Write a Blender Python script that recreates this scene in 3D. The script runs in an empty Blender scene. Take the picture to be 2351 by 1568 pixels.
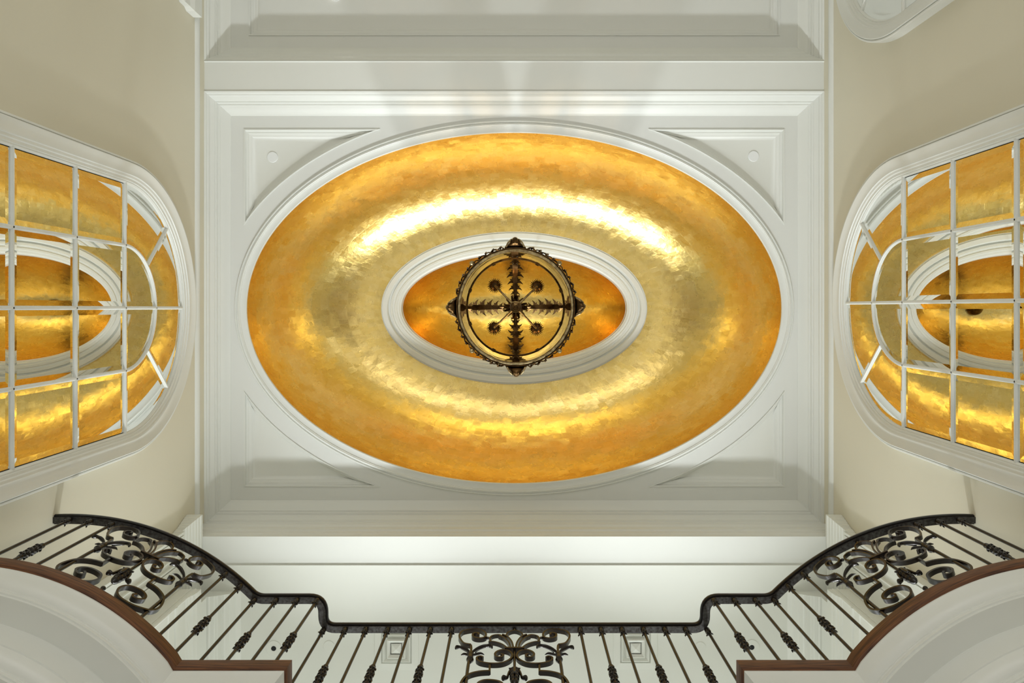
import bpy, bmesh, math, random
from mathutils import Vector
random.seed(7)
H = 1.0                      # eye height: every Z below is measured from the camera, world z = Z + H
PI = math.pi
sc = bpy.context.scene
C = sc.collection

# ------------------------------------------------------------------ materials
def new_mat(name):
    m = bpy.data.materials.new(name); m.use_nodes = True
    return m, m.node_tree.nodes, m.node_tree.links, m.node_tree.nodes['Principled BSDF']

def paint(name, col, rough=0.45, bump=0.02, scale=60.0, var=0.03):
    m, N, L, p = new_mat(name)
    tc = N.new('ShaderNodeTexCoord')
    no = N.new('ShaderNodeTexNoise'); no.inputs['Scale'].default_value = scale; no.inputs['Detail'].default_value = 4
    L.new(tc.outputs['Object'], no.inputs['Vector'])
    n2 = N.new('ShaderNodeTexNoise'); n2.inputs['Scale'].default_value = 1.3
    L.new(tc.outputs['Object'], n2.inputs['Vector'])
    mx = N.new('ShaderNodeMix'); mx.data_type = 'RGBA'
    mx.inputs[6].default_value = (*[c * (1 - var) for c in col], 1)
    mx.inputs[7].default_value = (*[min(1, c * (1 + var)) for c in col], 1)
    L.new(n2.outputs['Fac'], mx.inputs[0]); L.new(mx.outputs[2], p.inputs['Base Color'])
    b = N.new('ShaderNodeBump'); b.inputs['Strength'].default_value = bump; b.inputs['Distance'].default_value = 0.01
    L.new(no.outputs['Fac'], b.inputs['Height']); L.new(b.outputs['Normal'], p.inputs['Normal'])
    p.inputs['Roughness'].default_value = rough
    return m

def metal(name, col, rough, col2=None, scale=30, bump=0.1, metallic=1.0):
    m, N, L, p = new_mat(name)
    tc = N.new('ShaderNodeTexCoord')
    no = N.new('ShaderNodeTexNoise'); no.inputs['Scale'].default_value = scale; no.inputs['Detail'].default_value = 5
    L.new(tc.outputs['Object'], no.inputs['Vector'])
    mx = N.new('ShaderNodeMix'); mx.data_type = 'RGBA'
    mx.inputs[6].default_value = (*col, 1); mx.inputs[7].default_value = (*(col2 or col), 1)
    cr = N.new('ShaderNodeMapRange'); cr.inputs[1].default_value = .35; cr.inputs[2].default_value = .65
    L.new(no.outputs['Fac'], cr.inputs[0]); L.new(cr.outputs[0], mx.inputs[0])
    L.new(mx.outputs[2], p.inputs['Base Color'])
    p.inputs['Metallic'].default_value = metallic; p.inputs['Roughness'].default_value = rough
    b = N.new('ShaderNodeBump'); b.inputs['Strength'].default_value = bump; b.inputs['Distance'].default_value = 0.003
    L.new(no.outputs['Fac'], b.inputs['Height']); L.new(b.outputs['Normal'], p.inputs['Normal'])
    return m

def gold_leaf(name):
    m, N, L, p = new_mat(name)
    uv = N.new('ShaderNodeUVMap'); tc = N.new('ShaderNodeTexCoord')
    br = N.new('ShaderNodeTexBrick'); br.offset = .5
    br.inputs['Scale'].default_value = 1.0
    br.inputs['Brick Width'].default_value = .095; br.inputs['Row Height'].default_value = .095
    br.inputs['Mortar Size'].default_value = .003; br.inputs['Mortar Smooth'].default_value = 1.0
    br.inputs['Color1'].default_value = (0, 0, 0, 1); br.inputs['Color2'].default_value = (1, 1, 1, 1)
    br.inputs['Mortar'].default_value = (.5, .5, .5, 1)
    L.new(uv.outputs[0], br.inputs['Vector'])
    n1 = N.new('ShaderNodeTexNoise'); n1.inputs['Scale'].default_value = 9; n1.inputs['Detail'].default_value = 7
    n1.inputs['Roughness'].default_value = .55; n1.inputs['Distortion'].default_value = .2
    L.new(tc.outputs['Object'], n1.inputs['Vector'])
    n2 = N.new('ShaderNodeTexNoise'); n2.inputs['Scale'].default_value = 26; n2.inputs['Detail'].default_value = 5
    n2.inputs['Distortion'].default_value = .3
    L.new(tc.outputs['Object'], n2.inputs['Vector'])
    # colour: one gold, leaf by leaf a touch lighter or redder
    mx = N.new('ShaderNodeMix'); mx.data_type = 'RGBA'
    mx.inputs[6].default_value = (.93, .68, .22, 1); mx.inputs[7].default_value = (.97, .74, .29, 1)
    L.new(br.outputs['Color'], mx.inputs[0])
    mr = N.new('ShaderNodeMapRange'); mr.inputs[1].default_value = .42; mr.inputs[2].default_value = .7
    L.new(n2.outputs['Fac'], mr.inputs[0])
    mx2 = N.new('ShaderNodeMix'); mx2.data_type = 'RGBA'
    mx2.inputs[7].default_value = (.86, .61, .19, 1)
    mm = N.new('ShaderNodeMath'); mm.operation = 'MULTIPLY'; mm.inputs[1].default_value = .35
    L.new(mr.outputs[0], mm.inputs[0]); L.new(mm.outputs[0], mx2.inputs[0])
    L.new(mx.outputs[2], mx2.inputs[6]); L.new(mx2.outputs[2], p.inputs['Base Color'])
    p.inputs['Metallic'].default_value = 1.0
    rr = N.new('ShaderNodeMapRange'); rr.inputs[3].default_value = .21; rr.inputs[4].default_value = .34
    L.new(n1.outputs['Fac'], rr.inputs[0]); L.new(rr.outputs[0], p.inputs['Roughness'])
    # bump: crinkle and leaf laps
    add = N.new('ShaderNodeMath'); add.operation = 'ADD'
    s1 = N.new('ShaderNodeMath'); s1.operation = 'MULTIPLY'; s1.inputs[1].default_value = .22
    L.new(n2.outputs['Fac'], s1.inputs[0]); L.new(s1.outputs[0], add.inputs[0])
    s2 = N.new('ShaderNodeMath'); s2.operation = 'MULTIPLY'; s2.inputs[1].default_value = .09
    L.new(br.outputs['Color'], s2.inputs[0]); 
    a2 = N.new('ShaderNodeMath'); a2.operation = 'ADD'
    L.new(n1.outputs['Fac'], a2.inputs[0]); L.new(s2.outputs[0], a2.inputs[1]); L.new(a2.outputs[0], add.inputs[1])
    b = N.new('ShaderNodeBump'); b.inputs['Strength'].default_value = .4; b.inputs['Distance'].default_value = .010
    L.new(add.outputs[0], b.inputs['Height']); L.new(b.outputs['Normal'], p.inputs['Normal'])
    # every leaf lies at its own very slight tilt
    wn = N.new('ShaderNodeTexWhiteNoise'); wn.noise_dimensions = '1D'; L.new(br.outputs['Color'], wn.inputs['W'])
    sb = N.new('ShaderNodeVectorMath'); sb.operation = 'SUBTRACT'; sb.inputs[1].default_value = (.5, .5, .5); L.new(wn.outputs['Color'], sb.inputs[0])
    scl = N.new('ShaderNodeVectorMath'); scl.operation = 'SCALE'; scl.inputs['Scale'].default_value = .075; L.new(sb.outputs[0], scl.inputs[0])
    ge = N.new('ShaderNodeNewGeometry'); av = N.new('ShaderNodeVectorMath'); av.operation = 'ADD'
    L.new(ge.outputs['Normal'], av.inputs[0]); L.new(scl.outputs[0], av.inputs[1])
    nz = N.new('ShaderNodeVectorMath'); nz.operation = 'NORMALIZE'; L.new(av.outputs[0], nz.inputs[0]); L.new(nz.outputs[0], b.inputs['Normal'])
    return m

def wood(name):
    m, N, L, p = new_mat(name)
    uv = N.new('ShaderNodeUVMap')
    mp = N.new('ShaderNodeMapping'); mp.inputs['Scale'].default_value = (2.0, 45, 1)
    L.new(uv.outputs[0], mp.inputs['Vector'])
    no = N.new('ShaderNodeTexNoise'); no.inputs['Scale'].default_value = 3; no.inputs['Detail'].default_value = 6
    no.inputs['Distortion'].default_value = .5
    L.new(mp.outputs[0], no.inputs['Vector'])
    cr = N.new('ShaderNodeValToRGB')
    cr.color_ramp.elements[0].position = .35; cr.color_ramp.elements[0].color = (.045, .014, .004, 1)
    cr.color_ramp.elements[1].position = .7; cr.color_ramp.elements[1].color = (.20, .072, .020, 1)
    L.new(no.outputs['Fac'], cr.inputs[0]); L.new(cr.outputs[0], p.inputs['Base Color'])
    p.inputs['Roughness'].default_value = .5
    b = N.new('ShaderNodeBump'); b.inputs['Strength'].default_value = .25; b.inputs['Distance'].default_value = .003
    L.new(no.outputs['Fac'], b.inputs['Height']); L.new(b.outputs['Normal'], p.inputs['Normal'])
    return m

M_TRIM = paint('trim_paint', (.73, .745, .71), .38, .01)
M_CEIL = paint('ceiling_paint', (.70, .715, .69), .5, .015)
M_WALL = paint('wall_paint', (.69, .655, .53), .6, .02)
M_HALL = paint('hall_paint', (.72, .735, .68), .55, .01)
M_DISC = paint('disc_paint', (.78, .80, .80), .4, 0)
M_DARK = paint('dark_hole', (.004, .004, .004), .8, 0)
M_FLOOR = paint('stone_floor', (.60, .60, .57), .3, .01, 5, .1)
M_GOLD = gold_leaf('gold_leaf')
M_IRON = metal('wrought_iron', (.006, .0045, .0035), .27, (.017, .0095, .0045), 40, .12, .1)
M_RAIL = metal('black_rail', (.003, .002, .002), .30, (.006, .004, .004), 60, .03, 0)
M_RAIL.node_tree.nodes['Principled BSDF'].inputs['Specular IOR Level'].default_value = .3
M_STEEL = metal('dark_steel', (.09, .088, .085), .40, (.035, .03, .028), 70, .1, .8)
M_BRONZE = metal('antique_bronze', (.15, .085, .032), .30, (.045, .024, .010), 22, .25)
M_BRONZE2 = metal('pale_bronze', (.50, .40, .22), .38, (.22, .15, .07), 35, .2)
M_WOOD = wood('stained_wood')
M_IVORY = paint('candle_ivory', (.78, .72, .55), .5, 0)

def mirror_mat():
    m, N, L, p = new_mat('mirror_silver')
    tc = N.new('ShaderNodeTexCoord'); no = N.new('ShaderNodeTexNoise'); no.inputs['Scale'].default_value = 2
    L.new(tc.outputs['Object'], no.inputs['Vector'])
    mx = N.new('ShaderNodeMix'); mx.data_type = 'RGBA'
    mx.inputs[6].default_value = (.84, .86, .84, 1); mx.inputs[7].default_value = (.88, .89, .87, 1)
    L.new(no.outputs['Fac'], mx.inputs[0]); L.new(mx.outputs[2], p.inputs['Base Color'])
    p.inputs['Metallic'].default_value = 1; p.inputs['Roughness'].default_value = .0
    return m
M_MIRROR = mirror_mat()

def glass_mat():
    m = bpy.data.materials.new('lantern_glass'); m.use_nodes = True
    N = m.node_tree.nodes; L = m.node_tree.links
    N.remove(N['Principled BSDF'])
    out = N['Material Output']
    tr = N.new('ShaderNodeBsdfTransparent'); tr.inputs[0].default_value = (.52, .33, .15, 1)
    gl = N.new('ShaderNodeBsdfGlossy'); gl.inputs['Roughness'].default_value = .03
    gl.inputs[0].default_value = (1, .95, .85, 1)
    fr = N.new('ShaderNodeFresnel'); fr.inputs[0].default_value = 1.32
    tc = N.new('ShaderNodeTexCoord'); no = N.new('ShaderNodeTexNoise'); no.inputs['Scale'].default_value = 5
    L.new(tc.outputs['Object'], no.inputs['Vector'])
    b = N.new('ShaderNodeBump'); b.inputs['Strength'].default_value = .15; b.inputs['Distance'].default_value = .01
    L.new(no.outputs['Fac'], b.inputs['Height'])
    L.new(b.outputs['Normal'], gl.inputs['Normal'])
    mx = N.new('ShaderNodeMixShader')
    L.new(fr.outputs[0], mx.inputs[0]); L.new(tr.outputs[0], mx.inputs[1]); L.new(gl.outputs[0], mx.inputs[2])
    L.new(mx.outputs[0], out.inputs[0])
    return m
M_GLASS = glass_mat()

def emit(name, col, s):
    m, N, L, p = new_mat(name)
    p.inputs['Base Color'].default_value = (*col, 1)
    p.inputs['Emission Color'].default_value = (*col, 1); p.inputs['Emission Strength'].default_value = s
    return m
M_LAMP = emit('lamp_glow', (1, .93, .82), 25)

# ------------------------------------------------------------------ mesh helpers
class MB:
    def __init__(s): s.v = []; s.f = []; s.uv = {}
    def add(s, vs, fs, uvs=None):
        o = len(s.v); s.v += [tuple(v) for v in vs]
        for i, f in enumerate(fs):
            if uvs: s.uv[len(s.f)] = uvs[i]
            s.f.append(tuple(a + o for a in f))
    def box(s, x0, x1, y0, y1, z0, z1, bev=0):
        x0, x1 = min(x0, x1), max(x0, x1); y0, y1 = min(y0, y1), max(y0, y1)
        vs = [(x, y, z) for z in (z0, z1) for y in (y0, y1) for x in (x0, x1)]
        s.add(vs, [(0, 2, 3, 1), (4, 5, 7, 6), (0, 1, 5, 4), (2, 6, 7, 3), (0, 4, 6, 2), (1, 3, 7, 5)])
    def grid(s, rows, closed_u=False, closed_v=False, uvf=None):
        """rows: list of rings of points"""
        n = len(rows[0]); m = len(rows); vs = [p for r in rows for p in r]; fs = []; uvs = []
        for i in range(m - (0 if closed_v else 1)):
            i2 = (i + 1) % m
            for j in range(n - (0 if closed_u else 1)):
                j2 = (j + 1) % n
                fs.append((i * n + j, i * n + j2, i2 * n + j2, i2 * n + j))
                if uvf: uvs.append([uvf(i, j), uvf(i, j + 1), uvf(i + 1, j + 1), uvf(i + 1, j)])
        s.add(vs, fs, uvs if uvf else None)
    def lathe(s, prof, cx=0, cy=0, n=24, cap=True):
        rows = []
        for r, z in prof:
            rows.append([(cx + r * math.cos(2 * PI * k / n), cy + r * math.sin(2 * PI * k / n), z) for k in range(n)])
        s.grid(rows, closed_u=True)
        if cap:
            o = len(s.v)
            for r in (rows[0], rows[-1]):
                s.add(r, [tuple(range(n))])
    def tube(s, pts, rad, n=8, cap=True, flat=1.0, up=None):
        pts = [Vector(p) for p in pts]; m = len(pts)
        if not isinstance(rad, (list, tuple)): rad = [rad] * m
        rows = []; prev = None
        for i in range(m):
            t = (pts[min(i + 1, m - 1)] - pts[max(i - 1, 0)]).normalized()
            if up is not None: a = Vector(up)
            elif prev is not None: a = prev
            else: a = Vector((0, 0, 1)) if abs(t.z) < .9 else Vector((1, 0, 0))
            b = t.cross(a).normalized(); a2 = b.cross(t).normalized(); prev = a2
            rows.append([tuple(pts[i] + (b * math.cos(2 * PI * k / n) + a2 * flat * math.sin(2 * PI * k / n)) * rad[i]) for k in range(n)])
        s.grid(rows, closed_u=True)
        if cap:
            s.add(rows[0], [tuple(range(n))]); s.add(rows[-1], [tuple(range(n))])
    def build(s, name, mat, parent=None, smooth=35, fix=True):
        me = bpy.data.meshes.new(name)
        me.from_pydata([(x, y, z + H) for x, y, z in s.v], [], s.f)
        if s.uv:
            ul = me.uv_layers.new(name='UVMap')
            for pi, poly in enumerate(me.polygons):
                if pi in s.uv:
                    for li, c in zip(poly.loop_indices, s.uv[pi]): ul.data[li].uv = c
        bm = bmesh.new(); bm.from_mesh(me)
        bmesh.ops.remove_doubles(bm, verts=bm.verts, dist=1e-5)
        if fix: bmesh.ops.recalc_face_normals(bm, faces=bm.faces)
        bm.to_mesh(me); bm.free()
        if smooth:
            me.polygons.foreach_set('use_smooth', [True] * len(me.polygons))
            me.set_sharp_from_angle(angle=math.radians(smooth))
        me.materials.append(mat)
        o = bpy.data.objects.new(name, me); C.objects.link(o)
        if parent: adopt(o, parent)
        return o

def adopt(o, parent):
    o.parent = parent
    o.matrix_parent_inverse = parent.matrix_world.inverted() if parent.type != 'EMPTY' else MATINV[parent.name]
MATINV = {}
from mathutils import Matrix
def thing(name, loc, label, cat, group=None):
    o = bpy.data.objects.new(name, None); C.objects.link(o)
    o.location = (loc[0], loc[1], loc[2] + H); o.empty_display_size = .1
    MATINV[o.name] = Matrix.Translation(o.location).inverted()
    tag(o, label, cat, group); return o
def tag(o, label=None, cat=None, group=None, kind=None):
    if label: o['label'] = label
    if cat: o['category'] = cat
    if group: o['group'] = group
    if kind: o['kind'] = kind
    return o
def struct(o, label=None):
    o['kind'] = 'structure'
    if label: o['label'] = label
    return o

def mitres(P, closed):
    """unit-distance mitre vectors to the LEFT of the path direction"""
    n = len(P); out = []
    for i in range(n):
        a = P[i - 1] if (closed or i > 0) else None
        b = P[(i + 1) % n] if (closed or i < n - 1) else None
        p = P[i]
        def nrm(q0, q1):
            dx, dy = q1[0] - q0[0], q1[1] - q0[1]; l = math.hypot(dx, dy) or 1
            return (-dy / l, dx / l)
        n1 = nrm(a, p) if a else None; n2 = nrm(p, b) if b else None
        n1 = n1 or n2; n2 = n2 or n1
        mx, my = n1[0] + n2[0], n1[1] + n2[1]; d = mx * n1[0] + my * n1[1]
        d = d if abs(d) > 1e-6 else 1
        out.append((mx / d, my / d))
    return out

def sweep(mb, P, prof, closed=False, f=lambda a, b, z: (a, b, z), caps=False, closed_prof=False):
    """prof: list of (d, z): d offset to the left of path"""
    ms = mitres(P, closed)
    ln = [0]
    for i in range(1, len(P) + 1):
        q = P[i % len(P)]; ln.append(ln[-1] + math.dist(P[i - 1], q))
    pl = [0]
    for i in range(1, len(prof) + 1): pl.append(pl[-1] + math.dist(prof[i - 1], prof[i % len(prof)]))
    rows = [[f(p[0] + m[0] * d, p[1] + m[1] * d, z) for p, m in zip(P, ms)] for d, z in prof]
    mb.grid(rows, closed_u=closed, closed_v=closed_prof, uvf=lambda i, j: (ln[j], pl[i]))
    if caps and not closed:
        mb.add([r[0] for r in rows], [tuple(range(len(rows)))]); mb.add([r[-1] for r in rows], [tuple(range(len(rows)))])

def ell(a, b, n=200, cx=0, cy=0):
    return [(cx + a * math.cos(2 * PI * k / n), cy + b * math.sin(2 * PI * k / n)) for k in range(n)]

def catmull(P, k=5):
    out = []; n = len(P)
    for i in range(n - 1):
        p0 = P[max(i - 1, 0)]; p1 = P[i]; p2 = P[i + 1]; p3 = P[min(i + 2, n - 1)]
        for j in range(k):
            t = j / k
            out.append(tuple(.5 * (2 * b + (c - a) * t + (2 * a - 5 * b + 4 * c - d) * t * t + (3 * b - a - 3 * c + d) * t ** 3)
                             for a, b, c, d in zip(p0, p1, p2, p3)))
    out.append(tuple(P[-1])); return out

# ------------------------------------------------------------------ levels
ZC = 6.80      # flat coffer ceiling
ZB = 6.63      # underside of the beam between the coffers
XW = 2.79      # side walls
ZH = 6.262      # upper hall ceiling
ZF = 3.40      # gallery floor
PXC = ZC / 1690.0

# ------------------------------------------------------------------ main coffer ceiling with oval and corner panels
def tri_panel(sx, sy):
    """outline (closed, ccw in local) of a corner panel: two straight edges and an oval edge"""
    a, b = 681 * PXC, 459.7 * PXC
    x0 = 620 * PXC; y0 = 410 * PXC
    ta = math.asin(y0 / b); tb = math.acos(x0 / a)
    arc = [(a * math.cos(t), b * math.sin(t)) for t in [tb + (ta - tb) * k / 36 for k in range(37)]]
    P = [(x0, y0)] + arc[::-1]          # corner, tip at top (small x), ... tip at side
    P = [(sx * x, sy * y) for x, y in P]
    if sx * sy < 0: P = P[::-1]
    return P
def area(P): return sum(P[i - 1][0] * P[i][1] - P[i][0] * P[i - 1][1] for i in range(len(P))) / 2

def fill_with_holes(name, loops, z, mat):
    bm = bmesh.new(); es = []
    for Lp in loops:
        vs = [bm.verts.new((x, y, z + H)) for x, y in Lp]
        for i in range(len(vs)): es.append(bm.edges.new((vs[i - 1], vs[i])))
    bmesh.ops.triangle_fill(bm, use_beauty=True, edges=es, normal=(0, 0, -1))
    me = bpy.data.meshes.new(name); bm.to_mesh(me); bm.free(); me.materials.append(mat)
    for p in me.polygons:
        pass
    o = bpy.data.objects.new(name, me); C.objects.link(o); return o

YB = 1.95
panels = []
for sx in (1, -1):
    for sy in (1, -1):
        P = tri_panel(sx, sy)
        if area(P) < 0: P = P[::-1]
        panels.append(P)
oval = ell(2.525, 1.675, 240)
rect = [(-XW, -YB), (XW, -YB), (XW, YB), (-XW, YB)]
ceil = fill_with_holes('ceiling', [rect, oval] + panels, ZC, M_CEIL)
struct(ceil)

def inset_poly(P, dist):
    """P ccw; dist(i) inset of edge i (P[i]->P[i+1]); returns inset polygon through line intersections"""
    n = len(P); out = []
    for i in range(n):
        a, p, b = P[i - 1], P[i], P[(i + 1) % n]
        d1, d2 = dist((i - 1) % n), dist(i)
        l1 = math.dist(a, p); l2 = math.dist(p, b)
        n1 = (-(p[1] - a[1]) / l1, (p[0] - a[0]) / l1); n2 = (-(b[1] - p[1]) / l2, (b[0] - p[0]) / l2)
        det = n1[0] * n2[1] - n1[1] * n2[0]
        if abs(det) < .02:
            out.append((p[0] + n1[0] * d1, p[1] + n1[1] * d1))
        else:
            c1 = n1[0] * p[0] + n1[1] * p[1] + d1; c2 = n2[0] * p[0] + n2[1] * p[1] + d2
            out.append(((c1 * n2[1] - c2 * n1[1]) / det, (n1[0] * c2 - n2[0] * c1) / det))
    return out

mb = MB()
PROF = [(0, 0), (.0, -.008), (.010, -.009), (.014, 0.0), (.016, .016), (.027, .018), (.034, .018), (.036, .023), (.054, .032), (.060, .033), (.074, .046), (.090, .05)]
for P in panels:
    n = len(P)
    def straight(i):
        return math.dist(P[i], P[(i + 1) % n]) > .4
    rings = []
    for d, z in PROF:
        Q = inset_poly(P, lambda i: d if straight(i) else d * .62)
        rings.append([(x, y, ZC + z) for x, y in Q])
    mb.grid(rings, closed_u=True)
    mb.add(rings[-1], [tuple(range(n))])
struct(mb.build('trim_1', M_TRIM, smooth=30))

# oval ring moulding and the short white reveal inside it
mb = MB()
prof = [(0, 0), (0, -.012), (.006, -.020), (.014, -.020), (.017, -.012), (.024, -.012), (.028, -.022), (.040, -.026), (.046, -.020),
        (.050, -.020), (.053, -.014), (.062, -.010), (.085, -.006), (.104, -.008), (.1085, -.002), (.1085, .012)]
N_E = 240
rows = []
for d, z in prof:
    rows.append([(x, y, ZC + z) for x, y in ell(2.579 - d, 1.730 - d * 1.02, N_E)])
mb.grid(rows, closed_u=True)
struct(mb.build('trim_2', M_TRIM, smooth=25))

# big gilded dome: elliptical cove from the oval rim up to the inner ring
def dome(name, a0, b0, a1, b1, z0, z1, nφ, f1=PI / 2, cap=False, p=1.0):
    mb = MB(); n = 240; rows = []; ring = []
    per = PI * (3 * (a0 + b0) - math.sqrt((3 * a0 + b0) * (a0 + 3 * b0)))
    L = [0]
    for i in range(nφ + 1):
        φ = f1 * i / nφ
        k = (1 - math.cos(φ)) ** p; z = z0 + (z1 - z0) * math.sin(φ)
        a = a0 + (a1 - a0) * k; b = b0 + (b1 - b0) * k
        rows.append([(x, y, z) for x, y in ell(a, b, n)])
        if i: L.append(L[-1] + math.dist(rows[-1][0], rows[-2][0]))
    mb.grid(rows, closed_u=True, uvf=lambda i, j: (per * j / n, L[i]))
    if cap: mb.add(rows[-1], [tuple(range(n))])
    return mb.build(name, M_GOLD, smooth=60)
d1 = dome('dome', 2.4705, 1.6195, 1.425, .818, ZC + .01, 7.93, 48)
tag(d1, 'large gold leaf oval dome between the white outer oval moulding and the inner oval ring', 'dome')
# inner oval ring
mb = MB()
prof = [(0, .03), (0, -.02), (.006, -.028), (.012, -.02), (.018, -.02), (.020, -.034), (.066, -.038), (.072, -.030), (.080, .0), (.094, .004), (.100, -.018),
        (.122, -.024), (.126, -.016), (.146, -.016), (.150, -.024), (.170, -.026), (.176, -.018), (.196, -.018), (.200, -.012), (.215, -.004), (.221, .02), (.221, .05)]
rows = [[(x, y, 7.93 + z) for x, y in ell(1.431 - d, .8235 - d * 1.09, N_E)] for d, z in prof]
mb.grid(rows, closed_u=True)
struct(mb.build('trim_3', M_TRIM, smooth=25))
d2 = dome('dome', 1.205, .578, .12, .06, 7.97, 8.86, 40, cap=True)
tag(d2, 'small gold leaf dome inside the inner white oval ring above the lantern', 'dome')

# ------------------------------------------------------------------ crown mouldings of the coffers
CROWN = [(-.001, -.178), (.004, -.176), (.014, -.17), (.018, -.155), (.030, -.150), (.034, -.130), (.062, -.104), (.066, -.092), (.078, -.090), (.080, -.080), (.084, -.070),
         (.098, -.068), (.102, -.060), (.118, -.050), (.138, -.030), (.160, -.012), (.172, -.006), (.175, 0)]
mb = MB()
R1 = [(-XW, -YB), (XW, -YB), (XW, YB), (-XW, YB)]
sweep(mb, R1, [(d, ZC + z) for d, z in CROWN], closed=True)
struct(mb.build('trim_4', M_TRIM, smooth=25))
# far coffer
YF0, YF1 = -5.2, -2.228
mb = MB()
R2 = [(-XW, YF0), (XW, YF0), (XW, YF1), (-XW, YF1)]
sweep(mb, R2, [(d, ZC + z) for d, z in CROWN], closed=True)
struct(mb.build('trim_5', M_TRIM, smooth=25))
xi = 609 * PXC
pan = [(-xi, -4.7), (xi, -4.7), (xi, -2.514), (-xi, -2.514)]
struct(fill_with_holes('ceiling', [R2, pan], ZC, M_CEIL))
mb = MB()
rings = []
for d, z in PROF:
    Q = inset_poly(pan, lambda i: d); rings.append([(x, y, ZC + z) for x, y in Q])
mb.grid(rings, closed_u=True); mb.add(rings[-1], [(0, 1, 2, 3)])
struct(mb.build('trim_6', M_CEIL, smooth=30))

# beam between coffers (underside ZB) with a slim bead on both lower edges
mb = MB()
mb.box(-XW, XW, -2.228, -YB, ZB, 7.0)
mb.tube([(-XW, -2.222, ZB), (XW, -2.222, ZB)], .008, 8)
struct(mb.build('trim_7', M_TRIM, smooth=0))

# header beam over the gallery with mouldings on its inner face
mb = MB()
mb.box(-XW, XW, YB, 2.19, 6.28, 7.0)
prof = [(0, 6.62), (.018, 6.60), (.018, 6.56), (.03, 6.555), (.03, 6.535), (.012, 6.52), (.012, 6.44), (.022, 6.435), (.022, 6.41), (.008, 6.40), (.008, 6.35), (.0, 6.34)]
sweep(mb, [(XW, YB), (-XW, YB)], [(d, z) for d, z in prof])
struct(mb.build('trim_8', M_TRIM, smooth=0, fix=False))

# frieze bead along both side walls
for sx, nm in ((-1, 'trim_9'), (1, 'trim_10')):
    mb = MB()
    for (y0, y1) in ((-5.2, 1.86),):
        pr = [(0, 6.43), (.014, 6.435), (.026, 6.455), (.026, 6.475), (.016, 6.49), (.016, 6.50), (.006, 6.51), (0, 6.52)]
        rows = [[(sx * (XW - d), y0, z), (sx * (XW - d), y1, z)] for d, z in pr]
        mb.grid(rows)
    struct(mb.build(nm, M_TRIM, smooth=40))

# ------------------------------------------------------------------ walls
def wall(name, x0, x1, y0, y1, z0, z1, m=None):
    mb = MB(); mb.box(x0, x1, y0, y1, z0, z1); return struct(mb.build(name, m or M_WALL, smooth=0))
wall('wall_left', -XW - .2, -XW, -5.4, 7.2, 2.2, 7.0)
wall('wall_right', XW, XW + .2, -5.4, 7.2, 2.2, 7.0)
wall('wall_front', -XW - .2, XW + .2, -5.6, -5.4, 2.2, 7.0)
# back wall of the gallery hall, with a window opening that lets the daylight in
WX, WZ0, WZ1 = 2.35, 3.9, 6.0
mb = MB()
mb.box(-XW - .2, -WX, 7.2, 7.4, 2.2, 7.0); mb.box(WX, XW + .2, 7.2, 7.4, 2.2, 7.0)
mb.box(-WX, WX, 7.2, 7.4, 2.2, WZ0); mb.box(-WX, WX, 7.2, 7.4, WZ1, 7.0)
struct(mb.build('wall_back', M_WALL, smooth=0))
mb = MB()
for x in (-WX, -WX / 3, WX / 3, WX): mb.box(x - .04, x + .04, 7.14, 7.26, WZ0, WZ1)
for z in (WZ0, (WZ0 + WZ1) / 2, WZ1): mb.box(-WX - .04, WX + .04, 7.14, 7.26, z - .03, z + .03)
struct(mb.build('window_1', M_TRIM, smooth=0))

# ------------------------------------------------------------------ gallery hall ceiling
mb = MB()
mb.box(-XW, XW, 2.19, 7.2, ZH, ZH + .12)
struct(mb.build('ceiling', M_HALL, smooth=0))
for sx, nm in ((-1, 'trim_11'), (1, 'trim_12')):
    mb = MB()
    W = 2.60
    lo = [(0, ZF + .006), (0, 5.52), (.008, 5.53), (.008, 5.57), (0, 5.58), (0, 5.63), (.012, 5.635), (.015, 5.66), (0, 5.67), (0, 5.82), (.006, 5.825), (.010, 5.85), (.016, 5.855), (.02, 5.88),
          (.03, 5.89), (.034, 5.93), (.04, 5.94), (.04, 6.02)]
    hi = [(.04, 6.02), (.04, 6.125), (.030, 6.128), (.030, 6.137), (.050, 6.140), (.060, 6.146), (.090, 6.152), (.094, 6.158), (.114, 6.162), (.118, 6.168), (.147, 6.170), (.147, 6.180),
          (.162, 6.182), (.172, 6.192), (.200, 6.200), (.206, 6.210), (.238, 6.222), (.244, 6.235), (.276, ZH)]
    for pr, y0 in ((lo, 2.30), (hi, 2.41)):
        mb.grid([[(sx * (W - d), y0, z), (sx * (W - d), 7.19, z)] for d, z in pr])
        mb.add([(sx * (W - d), y0, z) for d, z in pr] + [(sx * (XW - .001), y0, pr[-1][1]), (sx * (XW - .001), y0, pr[0][1])], [tuple(range(len(pr) + 2))])
    # bead on the standing corner
    mb.tube([(sx * 2.606, 2.306, ZF + .006), (sx * 2.606, 2.306, 6.02)], .012, 10)
    mb.tube([(sx * 2.64, 2.297, ZF + .006), (sx * 2.64, 2.297, 6.02)], .006, 8)
    struct(mb.build(nm, M_HALL, smooth=0))

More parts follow.
